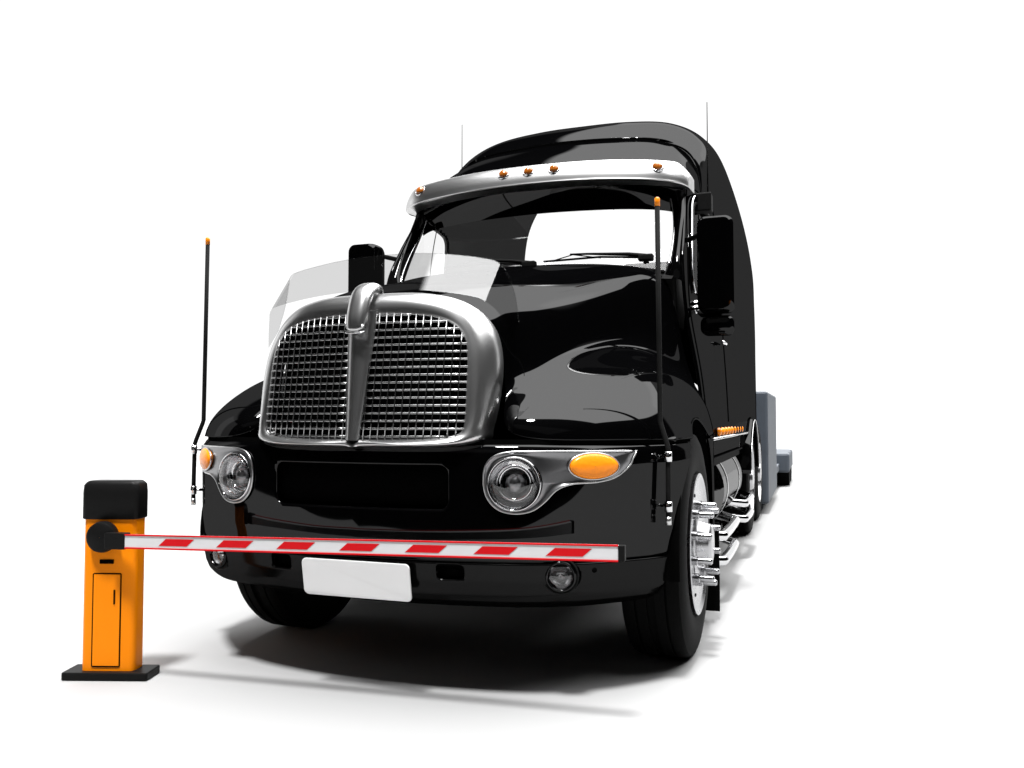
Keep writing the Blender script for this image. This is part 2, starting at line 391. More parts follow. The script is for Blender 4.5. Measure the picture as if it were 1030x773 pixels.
# ---- headlights
def onbow(x, z, off=0.0):
    n = bown(x); return (x + n.x * (off - inset(z)), bowy(x) + n.y * (off - inset(z)), z)
hl = [(.581, .847), (.587, .918), (.622, .962), (.685, .981), (.78, .984), (.90, .985), (1.03, .984), (1.165, .983), (1.132, .915), (1.085, .871), (1.019, .852), (.930, .846), (.871, .822), (.825, .772), (.776, .735), (.709, .723), (.643, .739), (.598, .784)]
hlc = catmull([hl[0], hl[0]], 2)
def headlight_outline():
    a = catmull([hl[7], ((hl[7][0] + hl[8][0]) / 2, .95)] + hl[8:] + hl[:8], 110)
    return [tuple(p) for p in a[:-1]]
HO = headlight_outline()
for sx in (1, -1):
    cx, cz = .706, .848
    m = MB()
    # dished plate: outline ring on the fascia, inner rings sinking a little
    rings = []
    for (t_, off) in ((0, .002), (.03, .012), (.10, .011), (.25, .006), (.5, .002), (.8, .003), (1, .006)):
        ring = []
        for a, b in HO:
            q_ = math.atan2(b - cz, a - cx); ca, cb = cx + .112 * math.cos(q_), cz + .112 * math.sin(q_)
            ring.append(onbow(sx * (a + (ca - a) * t_), b + (cb - b) * t_, off))
        rings.append(ring)
    n = len(HO)
    v = [p for r_ in rings for p in r_]; f = []
    for i in range(len(rings) - 1):
        for k in range(n): l = (k + 1) % n; f.append((i * n + k, i * n + l, (i + 1) * n + l, (i + 1) * n + k))
    house = orient(m.raw(v, f).build('headlight', M['smoke'], P, fix=True), (0, 1, .8))
    m = MB().tube([onbow(sx * a, b, .008) for a, b in HO], .004, 8, closed=True); m.build('trim_ring', M['satin'], house)
    # lamp
    nn = bown(sx * cx); nn = Vector((nn.x * .75, -1, 0)).normalized(); c = Vector(onbow(sx * cx, cz, 0))
    m = MB().lathe([(.004, .116), (.014, .115), (.018, .111), (.014, .107), (.004, .105), (-.004, .104)], c, nn, 64); m.build('lamp_bezel', M['chrome'], house)
    m = MB().lathe([(.016, .104), (-.02, .098), (-.05, .083), (-.08, .055), (-.095, .028), (-.098, .001)], c, nn, 64); m.build('reflector', M['reflector'], house, fix=False)
    m = MB().lathe([(-.09, .046), (-.045, .046), (-.030, .040), (-.016, .026), (-.010, .012), (-.009, .001)], c, nn, 32); m.build('projector', M['smoke'], house)
    m = MB().lathe([(-.05, .084), (-.030, .080), (-.024, .070), (-.030, .062), (-.05, .058)], c, nn, 48); m.build('inner_ring', M['chrome'], house)
    m = MB().lathe([(.010, .103), (.028, .090), (.044, .066), (.053, .036), (.055, .001)], c, nn, 64); m.build('lens', M['lens'], house)
    m = MB()
    el = [(1.005 + .088 * math.cos(q), .920 + .054 * math.sin(q)) for q in np.linspace(0, 2 * math.pi, 48, endpoint=False)]
    rr_ = [[onbow(sx * (1.005 + (a - 1.005) * s1), .920 + (b - .920) * s1, off) for a, b in el] for s1, off in ((1, .004), (.97, .018), (.8, .024), (.4, .028), (.02, .029))]
    v = [p for r_ in rr_ for p in r_]; f = []
    for i in range(4):
        for k in range(48): l = (k + 1) % 48; f.append((i * 48 + k, i * 48 + l, (i + 1) * 48 + l, (i + 1) * 48 + k))
    MB().raw(v, f).build('turn_signal', M['amber'], house)
    MB().tube([onbow(sx * (1.005 + (a - 1.005) * 1.03), .920 + (b - .920) * 1.03, .012) for a, b in el], .004, 8, closed=True).build('turn_signal_rim', M['satin'], house)
    # fog lamp
    c = Vector(onbow(sx * .893, .455, .0)); nn = Vector((bown(sx * .893).x * .6, -1, 0)).normalized()
    fog = MB().lathe([(-.03, .078), (.002, .078), (.006, .070), (-.01, .066), (-.03, .066)], c, nn, 48).build('fog_lamp', M['dark'], P)
    MB().lathe([(-.004, .066), (.016, .066), (.022, .060), (.018, .054), (.004, .052)], c, nn, 48).build('bezel', M['paint'], fog)
    MB().lathe([(.012, .062), (-.02, .054), (-.045, .036), (-.055, .001)], c, nn, 48).build('reflector', M['reflector'], fog, fix=False)
    MB().lathe([(.008, .053), (.018, .04), (.023, .02), (.024, .001)], c, nn, 48).build('lens', M['lens'], fog)
    # little round sensor
    c = Vector(onbow(sx * 1.02, .475, .002))
    MB().lathe([(0, .012), (.003, .011), (.003, .001)], c, bown(sx * 1.02), 20).build('bumper_screw', M['void'], P)
    # marker rods with brackets
    path = [(1.288, .035, .69), (1.288, .036, .80), (1.288, .04, .985), (1.284, .044, 1.005), (1.254, .058, 1.095), (1.250, .062, 1.115), (1.247, .063, 1.5), (1.243, .065, 2.085)]
    rod = MB().tube([(sx * a, b, c_) for a, b, c_ in path], .0115, 12).build('marker_rod', M['dark'], P)
    MB().tube([(sx * 1.243, .065, 2.083), (sx * 1.243, .065, 2.118), (sx * 1.243, .065, 2.124)], [.0125, .0125, .006], 12).build('rod_tip', M['amber'], rod)
    for zz in (.735, .955):
        m = MB(); m.tube([(sx * 1.288, .035, zz - .022), (sx * 1.288, .035, zz + .022)], .017, 12)
        e = Vector(onbow(sx * 1.262, zz, -.01)); m.tube([(sx * 1.288, .035, zz), tuple(e)], .008, 10)
        m.build('rod_bracket', M['chrome'], rod)
    MB().tube([(sx * 1.288, .035, .655), (sx * 1.288, .035, .69)], .013, 12).build('rod_end', M['satin'], rod)

# ---- hood with fenders (one pressed shell)
rows = [
 [(0,-.22,1.675),(.25,-.21,1.665),(.41,-.18,1.635),(.51,-.15,1.56),(.575,-.10,1.40),(.59,-.14,1.20),(.63,-.33,1.045),(.85,-.295,1.03),(1.05,-.15,1.03),(1.2,.0,1.03),(1.305,.165,1.03)],
 [(0,-.18,1.70),(.255,-.17,1.693),(.425,-.14,1.66),(.53,-.10,1.585),(.592,-.07,1.42),(.61,-.11,1.225),(.64,-.345,1.10),(.85,-.275,1.10),(1.05,-.13,1.10),(1.2,.02,1.085),(1.312,.20,1.03)],
 [(0,-.12,1.735),(.26,-.11,1.728),(.445,-.08,1.695),(.55,-.04,1.612),(.608,-.03,1.44),(.635,-.07,1.28),(.68,-.22,1.195),(.87,-.19,1.185),(1.06,-.05,1.18),(1.215,.09,1.13),(1.325,.25,1.03)],
 [(0,.05,1.80),(.28,.05,1.795),(.49,.06,1.755),(.61,.08,1.67),(.655,.08,1.51),(.685,.06,1.36),(.74,.02,1.315),(.895,.03,1.29),(1.07,.13,1.275),(1.225,.22,1.20),(1.34,.35,1.03)],
 [(0,.45,1.885),(.31,.45,1.88),(.55,.45,1.84),(.665,.45,1.755),(.71,.43,1.60),(.74,.40,1.46),(.79,.38,1.43),(.93,.37,1.40),(1.08,.40,1.38),(1.24,.45,1.275),(1.35,.55,1.03)],
 [(0,.95,1.995),(.36,.95,1.99),(.63,.95,1.95),(.75,.95,1.87),(.795,.92,1.72),(.82,.9,1.57),(.87,.88,1.515),(1.00,.88,1.465),(1.14,.9,1.42),(1.28,.95,1.28),(1.352,.98,1.03)],
 [(0,1.40,2.10),(.42,1.38,2.095),(.74,1.36,2.06),(.87,1.36,1.99),(.92,1.36,1.83),(.95,1.35,1.67),(1.01,1.36,1.56),(1.11,1.36,1.46),(1.21,1.36,1.36),(1.30,1.38,1.22),(1.34,1.40,1.03)],
 [(0,1.66,2.165),(.47,1.66,2.155),(.84,1.66,2.115),(.975,1.66,2.05),(1.02,1.66,1.88),(1.06,1.65,1.70),(1.10,1.64,1.53),(1.16,1.63,1.41),(1.23,1.62,1.29),(1.29,1.62,1.17),(1.315,1.62,1.03)],
 [(0,1.74,2.18),(.48,1.75,2.17),(.86,1.78,2.13),(1.0,1.80,2.06),(1.045,1.81,1.88),(1.08,1.81,1.70),(1.12,1.80,1.50),(1.17,1.78,1.36),(1.22,1.77,1.24),(1.26,1.76,1.14),(1.285,1.75,1.03)],
]
G = net(rows, 241, 110, fn=bspline)
Vx, fc = cut(G.reshape(-1, 3), grid_faces(*G.shape[:2]), arch, (1, 2), lambda p: abs(p[0]) > 1.2)
hood = shell('hood', Vx, M['paint'], P, (0, .9, .8), faces=fc, solid=.012)
# belt strip between hood and fascia
q = plan - pn * .028
MB().raw([(a, b, z) for z in (1.012, 1.034) for a, b in q], grid_faces(2, len(q))).build('belt_seam', M['void'], P)
# wheel arch liners + mudguards
for sx in (1, -1):
    m = MB().lathe([(1.32, .64), (.95, .66), (.94, .66)], (0, .77, .49), (sx, 0, 0), 40, ang=math.pi * 1.1, a0=-math.pi * .55)
    m.build('wheel_arch_liner', M['void'], P)
    # rear skirt of the fender, from the arch back to the cab
    ys = np.linspace(0, 1, 12); V = []; zz = np.linspace(.20, 1.025, 24)
    for z in zz:
        y0 = .77 + math.sqrt(max(0, .63 ** 2 - (z - .49) ** 2)); y1 = 1.75
        for t in ys:
            y = y0 + (y1 - y0) * t; V.append((sx * (1.345 - .06 * ((y - 1.2) / .5) ** 2 if y > 1.2 else 1.345), y, z))
    gf = grid_faces(24, 12); orient(add('fender_skirt', V, gf, M['paint'], P, solid=.02), (0, 1.4, .6))
    MB().box(*sorted((sx * 1.02, sx * 1.35)), 1.50, 1.515, -.03, .5).build('mud_flap', M['rubber'], P, smooth_=False, bevel=.004)

# ---- grille
def gy(x, z): return -.475 + .15 * (z - 1.03) + .25 * x * x
gin = [(0, 1.588), (.10, 1.588), (.22, 1.582), (.34, 1.566), (.428, 1.530), (.478, 1.468), (.492, 1.38), (.496, 1.25), (.497, 1.12), (.485, 1.066), (.43, 1.046), (.30, 1.036), (.15, 1.032), (0, 1.031)]
gout = [(0, 1.694), (.12, 1.694), (.26, 1.687), (.385, 1.662), (.478, 1.614), (.542, 1.54), (.580, 1.445), (.594, 1.33), (.588, 1.2), (.575, 1.09), (.562, 1.03), (.45, 1.006), (.25, 1.001), (0, 1.0)]
gyo = [-.30, -.298, -.288, -.264, -.235, -.222, -.24, -.262, -.29, -.325, -.355, -.41, -.455, -.475]
gi = catmull(gin, 90); go = catmull([(a, b, c) for (a, b), c in zip(gout, gyo)], 90)
rows_ = []
for t in range(90):
    xi, zi = gi[t]; xo, zo, yo = go[t]; yi = gy(xi, zi)
    w = math.hypot(xo - xi, zo - zi)
    prof = []
    prof.append((xo * .985, yo + .10, zo - .008)); prof.append((xo, yo + .04, zo))
    for u, bul in ((0, .0), (.06, .024), (.16, .038), (.3, .044), (.5, .040), (.72, .026), (.9, .010), (1, .0)):
        x = xo + (xi - xo) * u; z = zo + (zi - zo) * u; y = yo + (yi - yo) * u - bul * min(1, w / .09)
        prof.append((x, y, z))
    prof.append((xi - (xi - 0) * .015, yi + .03, zi - (zi - 1.3) * .02))
    rows_.append(prof)
A = np.array(rows_); A = np.array([catmull(r_, 34) for r_ in A])
full = np.concatenate([A, (A * [-1, 1, 1])[::-1]], 0)
nv, nu = full.shape[:2]
gs = orient(add('grille_surround', full.reshape(-1, 3), grid_faces(nv, nu), M['satin'], P), (0, .3, 1.3))
gil = [tuple(p) for p in gi] ; ginpoly = np.array(gil + [(-a, b) for a, b in gil[::-1]])
def xlim(z):
    xs = []
    for i in range(len(gil) - 1):
        (x1, z1), (x2, z2) = gil[i], gil[i + 1]
        if (z1 - z) * (z2 - z) <= 0 and abs(z1 - z2) > 1e-9: xs.append(x1 + (x2 - x1) * (z - z1) / (z2 - z1))
    return max(xs) if xs else 0
def zlim(x):
    zs = []
    for i in range(len(gil) - 1):
        (x1, z1), (x2, z2) = gil[i], gil[i + 1]
        if (x1 - x) * (x2 - x) <= 0 and abs(x1 - x2) > 1e-9: zs.append(z1 + (z2 - z1) * (x - x1) / (x2 - x1))
    return (min(zs), max(zs)) if len(zs) > 1 else None
PX, PZ = .0345, .0335
for sx in (1, -1):
    m = MB()
    z = 1.045
    while z < 1.585:                      # horizontal slats: flat bars, edge on, slightly raked
        xl = xlim(z)
        if xl > .06:
            m.tube([(sx * x, gy(x, z) - .002, z) for x in np.linspace(.03, xl + .004, 10)], .0056, 10)
        z += PZ
    m.build('grille_slats', M['wire'], gs)
    m = MB(); x = .052
    while x < .495:
        zl = zlim(x)
        if zl:
            zs = np.linspace(zl[0] - .004, zl[1] + .004, 8)
            m.tube([(sx * x, gy(x, q) - .008, q) for q in zs], .0029, 8)
        x += PX
    m.build('grille_wires', M['wire'], gs)
m = MB(); v = [(x, gy(x, z) + .10, z) for z in (1.02, 1.60) for x in np.linspace(-.50, .50, 16)]; m.raw(v, grid_faces(2, 16)); m.build('radiator', M['void'], P)
# centre bar, ridged
V = []; zs = np.linspace(1.028, 1.60, 14)
for z in zs:
    w_ = .032 + .042 * (z - 1.03) / .57
    for x, o_ in ((-1, .0), (-.93, .014), (-.5, .022), (0, .030), (.5, .022), (.93, .014), (1, .0)): V.append((x * w_, gy(0, z) - o_, z))
orient(add('grille_centre_bar', V, grid_faces(14, 7), M['satin'], gs), (0, .3, 1.3))
# badge: tall lozenge that rolls over the top of the surround
V = []; pth = catmull([(-.462, 1.505, .034), (-.482, 1.512, .048), (-.478, 1.57, .054), (-.460, 1.63, .057), (-.432, 1.685, .058), (-.392, 1.724, .056), (-.335, 1.742, .048), (-.27, 1.742, .034), (-.22, 1.728, .014)], 34)
for i, (y, z, w) in enumerate(pth):
    t = pth[min(i + 1, 33)] - pth[max(i - 1, 0)]; n = np.array([-t[1], t[0]]); n /= np.linalg.norm(n)   # left of travel = outward
    if n[0] > 0: n = n
    for u in np.linspace(-1, 1, 13):
        h = -.03 + .030 * (1 - abs(u) ** 3.5)
        V.append((u * w, y + n[0] * h, z + n[1] * h))
bd = orient(add('grille_badge', V, grid_faces(34, 13), M['chrome'], P, solid=.004), (0, .0, 1.4)); bd.data.materials[0] = M['satin']
MB().tube([(-.052, -.463, 1.505), (-.036, -.480, 1.499), (.036, -.480, 1.499), (.052, -.463, 1.505)], .004, 8).build('badge_rim', M['chrome'], bd)
# nose collar closing the gap between hood edge and surround
V = []
gc = catmull([(a, b, c) for (a, b), c in zip(gout[:11], gyo[:11])], 60)
colr = []
for k_, (x, z, y) in enumerate(gc):
    colr.append([(x * .985, y + .085, z - .006), (x * 1.0, y + .13, z + .0)])

# ---- bug shield
bt = [(0, -.335, 1.705), (.14, -.335, 1.703), (.28, -.335, 1.692), (.40, -.335, 1.675), (.50, -.335, 1.655), (.550, -.318, 1.638), (.59, -.27, 1.60), (.622, -.23, 1.54), (.640, -.205, 1.47)]
tp = [(0, -.150, 1.905), (.14, -.150, 1.902), (.28, -.152, 1.890), (.40, -.155, 1.872), (.50, -.158, 1.852), (.553, -.15, 1.833), (.585, -.12, 1.79), (.618, -.10, 1.69), (.645, -.12, 1.56)]
G = np.array([[np.array(a) * (1 - t) + np.array(b) * t for a, b in zip(np.array(bt), np.array(tp))] for t in np.linspace(0, 1, 4)])
G = np.array([catmull(mirror_cols(r_), 161) for r_ in G])
bs = shell('bug_shield', G, M['shield'], P, (0, .6, 1.5), solid=0)
MB().tube([tuple(p) for p in G[-1]], .0028, 6).build('shield_edge', M['sideglass'], bs)

# ---- cab and sleeper shell
rows = [
 [(0,2.10,2.93),(.4,2.115,2.925),(.75,2.165,2.90),(.95,2.22,2.87),(1.045,2.27,2.79),(1.065,2.22,2.64),(1.085,2.03,2.40),(1.10,1.87,2.15),(1.13,1.84,1.8),(1.2,1.83,1.4),(1.245,1.83,.97)],
 [(0,2.43,3.155),(.4,2.445,3.15),(.75,2.49,3.125),(.96,2.53,3.045),(1.06,2.53,2.90),(1.088,2.46,2.66),(1.11,2.33,2.4),(1.13,2.24,2.12),(1.16,2.2,1.8),(1.215,2.2,1.4),(1.25,2.2,.97)],
 [(0,2.74,3.335),(.4,2.76,3.328),(.75,2.82,3.305),(.97,2.87,3.20),(1.075,2.85,3.0),(1.11,2.75,2.7),(1.135,2.7,2.4),(1.155,2.7,2.1),(1.18,2.7,1.8),(1.22,2.7,1.4),(1.252,2.7,.97)],
 [(0,2.79,3.365),(.4,2.81,3.358),(.75,2.87,3.335),(.985,2.93,3.26),(1.09,2.93,3.06),(1.118,2.85,2.7),(1.142,2.8,2.4),(1.16,2.8,2.1),(1.182,2.8,1.8),(1.222,2.8,1.4),(1.253,2.8,.97)],
 [(0,3.2,3.615),(.4,3.2,3.605),(.75,3.22,3.57),(1.0,3.25,3.455),(1.13,3.27,3.25),(1.16,3.25,2.8),(1.18,3.2,2.45),(1.195,3.2,2.1),(1.21,3.2,1.8),(1.235,3.2,1.4),(1.255,3.2,.97)],
 [(0,3.75,3.81),(0.4,3.75,3.80),(0.75,3.76,3.745),(1.01,3.78,3.60),(1.17,3.8,3.34),(1.225,3.8,2.8),(1.24,3.8,2.45),(1.245,3.8,2.1),(1.25,3.8,1.8),(1.26,3.8,1.4),(1.27,3.8,0.97)],
 [(0,4.6,3.9),(0.4,4.6,3.885),(0.75,4.6,3.83),(1.01,4.6,3.66),(1.185,4.6,3.34),(1.25,4.6,2.85),(1.26,4.6,2.45),(1.26,4.6,2.1),(1.26,4.6,1.8),(1.265,4.6,1.4),(1.27,4.6,0.97)],
 [(0,5.6,3.88),(0.4,5.6,3.865),(0.75,5.6,3.78),(1.01,5.6,3.58),(1.19,5.6,3.26),(1.255,5.6,2.85),(1.265,5.6,2.45),(1.265,5.6,2.1),(1.265,5.6,1.8),(1.268,5.6,1.4),(1.27,5.6,0.97)],
 [(0,6.35,3.86),(0.4,6.35,3.845),(0.75,6.35,3.72),(1,6.35,3.47),(1.17,6.35,3.17),(1.245,6.35,2.8),(1.26,6.35,2.42),(1.265,6.35,2.08),(1.265,6.35,1.8),(1.268,6.35,1.4),(1.27,6.35,0.97)],
 [(0,6.62,3.82),(0.39,6.62,3.8),(0.72,6.62,3.62),(0.96,6.62,3.3),(1.12,6.62,3.03),(1.2,6.62,2.7),(1.225,6.62,2.38),(1.24,6.62,2.05),(1.24,6.62,1.8),(1.24,6.62,1.4),(1.245,6.62,0.97)],
]
G = net(rows, 241, 190)
fc = grid_faces(*G.shape[:2])
win = catmull([(2.10, 2.10), (2.2, 2.30), (2.34, 2.52), (2.44, 2.66), (2.58, 2.72), (2.9, 2.72), (3.02, 2.69), (3.07, 2.6), (3.08, 2.3), (3.06, 2.12), (2.98, 2.03), (2.6, 2.0), (2.3, 2.0), (2.13, 2.02)], 90, closed=True)
win = [tuple(p) for p in win]
cabG = G.copy()
Vx, fc = cut(G.reshape(-1, 3), fc, win, (1, 2), lambda p: abs(p[0]) > .9 and p[2] < 2.8)
Vx, fc = cut(Vx, fc, [(5.42, 2.82), (7.2, 2.82), (7.2, 3.86), (5.42, 3.86)], (1, 2), lambda p: p[0] < -.46)  # added opening in the sleeper, so backdrop white fills the windshield
cab = shell('cab', Vx, M['paint'], P, (0, 4, 2), faces=fc, solid=.02)
HC = cabG[:, 170:, :].reshape(-1, 3)
def cabx(y, z):
    """outer x of the cab side at (y,z)"""
    d2 = (HC[:, 1] - y) ** 2 + (HC[:, 2] - z) ** 2; i = np.argpartition(d2, 6)[:6]
    A_ = np.c_[np.ones(6), HC[i, 1] - y, HC[i, 2] - z]; w_ = 1 / (d2[i] + 1e-4)
    c_, *_ = np.linalg.lstsq(A_ * w_[:, None], HC[i, 0] * w_, rcond=None)
    return float(np.clip(c_[0], HC[i, 0].min() - .01, HC[i, 0].max() + .01))
# rear wall, floor of the cab
last = cabG[-1]; n = len(last)
V = [tuple(p) for p in last] + [(0, 6.64, 2.2)]
rw = [tuple(p) for p in last]
S = [[(a[0] * (1 - t), a[1] + .01 * t, a[2] * (1 - t) + 2.0 * t) for a in rw] for t in np.linspace(0, 1, 30)]
S = np.array(S); Vx, fc = cut(S.reshape(-1, 3), grid_faces(30, n), rrect(-1.3, .40, 2.85, 4.1, .05), (0, 2), lambda p: True)  # the added opening carries on through the rear wall
add('sleeper_rear_wall', Vx, fc, M['dark'], P, smooth_=False)
MB().box(-1.2, 1.2, 1.95, 6.6, .96, .99).build('cab_floor', M['dark'], P, smooth_=False)
for sx in (1, -1):
    wp = [(sx * (cabx(a, b) - .012), a, b) for a, b in win]
    c = np.mean(wp, 0)
    sg = add('door_window', wp + [tuple(c)], [(i, (i + 1) % len(wp), len(wp)) for i in range(len(wp))], M['sideglass'], P, smooth_=True)
    MB().tube([(sx * (cabx(a, b) + .004), a, b) for a, b in win[::2]], .013, 8, closed=True).build('window_seal', M['dark'], sg)
    ws_ = catmull([(2.09, 1.98), (2.06, 2.10), (2.16, 2.33), (2.31, 2.57), (2.43, 2.715), (2.58, 2.77), (2.9, 2.77)], 40)
    MB().tube([(sx * (cabx(a, b) + .012), a, b) for a, b in ws_], .008, 8).build('window_trim', M['chrome'], sg)
    # door shut line, grab handle, latch
    dl = catmull([(1.93, 1.10), (1.93, 1.6), (1.95, 2.0), (2.12, 2.42), (2.32, 2.76), (2.6, 2.83), (3.05, 2.83), (3.2, 2.72), (3.23, 2.3), (3.23, 1.6), (3.23, 1.10)], 90)
    door = MB().tube([(sx * (cabx(a, b) + .001), a, b) for a, b in dl], .004, 6).build('door_seam', M['void'], P)
    MB().tube([(sx * (cabx(3.05, 1.72) + .03), 3.0, 1.72), (sx * (cabx(3.05, 1.72) + .035), 3.16, 1.72)], .014, 10).build('door_handle', M['chrome'], P)
    yy, z0_ = 2.13, 1.75
    # mirror mount knuckle
    for zz_ in (1.86, 1.90):
        MB().lathe([(0, .03), (.03, .03), (.045, .018), (.047, .001)], (sx * (cabx(2.05, zz_) - .01), 2.04 + (zz_ - 1.86), zz_), (sx, -.3, 0), 20).build('mirror_bolt', M['chrome'], P)
    # mirror
    V = []; rr = []
    for (yo, sc1) in ((-.10, .80), (-.085, .93), (-.05, .985), (0.0, 1), (.05, .98), (.075, .9)):
        ring = rrect(1.185, 1.425, 1.815, 2.45, .055, 6); cx1, cz1 = 1.305, 2.155
        rr.append([(sx * (cx1 + (a - cx1) * (1 - (1 - sc1) * .8)), 1.93 + yo + .04 * (a - 1.326) / .14 * 0, cz1 + (b - cz1) * (1 - (1 - sc1) * .35)) for a, b in ring])
    n1 = len(rr[0]); V = [p for r_ in rr for p in r_]; f = []
    for i in range(len(rr) - 1):
        for k in range(n1): l = (k + 1) % n1; f.append((i * n1 + k, i * n1 + l, (i + 1) * n1 + l, (i + 1) * n1 + k))
    f.append(tuple(range(n1))); f.append(tuple((len(rr) - 1) * n1 + k for k in range(n1)))
    mir = MB().raw(V, f).build('door_mirror', M['paint'], P, auto=50)
    mr_ = rrect(1.205, 1.405, 1.85, 2.41, .04, 6)
    MB().prism(mr_, lambda a, b: (sx * a, 2.006, b), lambda a, b: (sx * a, 2.010, b)).build('mirror_glass', M['chrome'], mir, smooth_=False)
    # lower convex mirror
    m = MB(); V = []; rg = []
    for (yo, s1) in ((-.075, .7), (-.06, .9), (-.02, 1), (.03, 1), (.05, .9)):
        rg.append([(sx * (1.33 + (a - 1.33) * s1), 1.94 + yo, 1.745 + (b - 1.745) * s1) for a, b in rrect(1.20, 1.42, 1.67, 1.80, .05, 6)])
    V = [p for r_ in rg for p in r_]; f = []; n1 = len(rg[0])
    for i in range(len(rg) - 1):
        for k in range(n1): l = (k + 1) % n1; f.append((i * n1 + k, i * n1 + l, (i + 1) * n1 + l, (i + 1) * n1 + k))
    f.append(tuple(range(n1))); f.append(tuple((len(rg) - 1) * n1 + k for k in range(n1)))
    m.raw(V, f).build('convex_mirror', M['paint'], mir)
    m = MB()
    m.tube([(sx * 1.10, 2.10, 2.35), (sx * 1.20, 2.02, 2.37), (sx * 1.28, 1.97, 2.35)], .018, 10)
    m.build('mirror_arm', M['dark'], mir); m = MB()
    m.tube([(sx * 1.12, 2.10, 1.90), (sx * 1.2, 2.02, 1.82), (sx * 1.33, 1.97, 1.80)], .018, 10)
    m.build('mirror_arm', M['dark'], mir)
    # amber strip of marker lamps low on the cab side
    for k in range(9):
        y0 = 2.42 + k * .24
        m = MB(); m.lathe([(0, .030), (.012, .029), (.022, .020), (.026, .001)], (sx * 1.253, y0, 1.03), (sx, 0, 0), 20)
        m.build('side_marker', M['amber'], P)
    MB().tube([(sx * 1.262, 1.80, .985), (sx * 1.264, 6.55, .985)], .010, 8).build('sill_trim', M['satin'], P)
    # aerial
    ya, xa, zb, zt = (2.62, 1.175, 2.78, 3.49) if sx > 0 else (3.4, 1.15, 3.1, 3.86)
    an = MB().tube([(sx * xa, ya, zb), (sx * xa, ya, zb + .25), (sx * xa, ya, zt)], [.007, .0045, .003], 8).build('whip_aerial', M['dark'], P)
    MB().box(*sorted((sx * (xa - .10), sx * (xa + .03))), ya - .05, ya + .06, zb - .12, zb + .02).build('aerial_base', M['dark'], an, smooth_=False, bevel=.012)

# roof seam
i3 = 0
seam = net([rows[2]], 241, 1)[0] if False else None
sr = catmull([(p[0], p[1] + .006, p[2] + .004) for p in mirror_cols(rows[2])][3:-3], 120)
MB().tube([tuple(p) for p in sr], .0045, 6).build('roof_seam', M['void'], P)

# windshield
wrows = [
 [(0,1.84,2.16),(.5,1.855,2.15),(.85,1.885,2.125),(1.0,1.92,2.10),(1.085,1.985,2.10)],
 [(0,2.00,2.355),(.5,2.015,2.345),(.83,2.045,2.325),(.98,2.08,2.31),(1.065,2.14,2.30)],
 [(0,2.14,2.525),(.5,2.155,2.515),(.82,2.18,2.495),(.965,2.215,2.48),(1.05,2.27,2.46)],
 [(0,2.245,2.66),(.5,2.26,2.65),(.8,2.28,2.63),(.95,2.31,2.61),(1.035,2.35,2.59)],
]
G = net(wrows, 91, 24)
# bell-shaped lower corners: pillars cover the outer edges
wsd = shell('windshield', G, M['glass'], P, (0, 4, 1.6), solid=0)
MB().tube([tuple(p) for p in G[0]], .012, 8).build('windshield_seal', M['dark'], wsd)
# header panel above the glass, under the visor
top_g = G[-1]; e0 = np.array([catmull(mirror_cols([(0,2.14,2.93),(.4,2.15,2.925),(.75,2.19,2.90),(.92,2.24,2.86),(1.04,2.30,2.78)]), 91)])[0]
midg = (top_g + e0) / 2 + [0, -.02, 0]
H = np.array([top_g, midg, e0]); shell('header_panel', H, M['paint'], P, (0, 4, 2.5), solid=0)
# A pillars: painted, with a bright inner moulding
for sx in (1, -1):
    pa = catmull([(1.105, 1.86, 2.02), (1.095, 1.90, 2.14), (1.082, 2.04, 2.37), (1.066, 2.19, 2.59), (1.05, 2.27, 2.74)], 24)
    pb = catmull([(.965, 1.88, 2.05), (1.0, 1.93, 2.17), (1.005, 2.08, 2.37), (.985, 2.22, 2.55), (.955, 2.28, 2.70)], 24)
    V = []
    for a, b in zip(pa, pb):
        for t in np.linspace(0, 1, 7):
            p = a * (1 - t) + b * t; p = p + np.array([.0, -.028, .018]) * math.sin(math.pi * t); V.append((sx * p[0], p[1] - .012, p[2]))
    ap = orient(add('windshield_pillar', V, grid_faces(24, 7), M['paint'], P), (0, 4, 1.5))
    MB().tube([(sx * b[0], b[1] - .018, b[2] + .004) for b in pb], .0065, 8).build('pillar_moulding', M['chrome'], ap)
# cowl tray and wipers
V = [(x, y, z) for (y, z) in ((1.68, 2.07), (1.76, 2.10), (1.83, 2.12), (1.88, 2.09)) for x in np.linspace(-1.04, 1.04, 21)]
V = [(x, y + .06 * (x / 1.04) ** 2, z - .04 * (x / 1.04) ** 2) for x, y, z in V]
orient(add('cowl_tray', V, grid_faces(4, 21), M['dark'], P), (0, 2, 1.6))
for px_, tx in ((.86, .20), (.05, -.55)):
    wp_ = MB(); yb = 1.80 + .04 * (px_ / 1.04) ** 2
    wp_.tube([(px_, yb, 2.155), (px_, yb - .01, 2.215)], .02, 12)
    wp_.tube([(px_, yb - .01, 2.205), (px_ - .12, yb - .005, 2.225), (tx + .25, yb + .04, 2.255), (tx + .12, yb + .05, 2.262)], [.015, .013, .008, .006], 8)
    w = wp_.build('wiper', M['dark'], P)
    m = MB(); m.tube([(px_ - .05, yb + .03, 2.205), ((px_ + tx) / 2, yb + .058, 2.232), (tx - .08, yb + .075, 2.228)], .0075, 8)
    m.tube([(tx + .34, yb + .045, 2.222), (tx + .14, yb + .05, 2.258), (tx - .03, yb + .06, 2.222)], .004, 6)
    m.build('wiper_blade', M['rubber'], w)
    MB().box(px_ - .05, px_ + .05, yb - .04, yb + .02, 2.17, 2.215).build('wiper_mount', M['dark'], w, smooth_=False, bevel=.01)

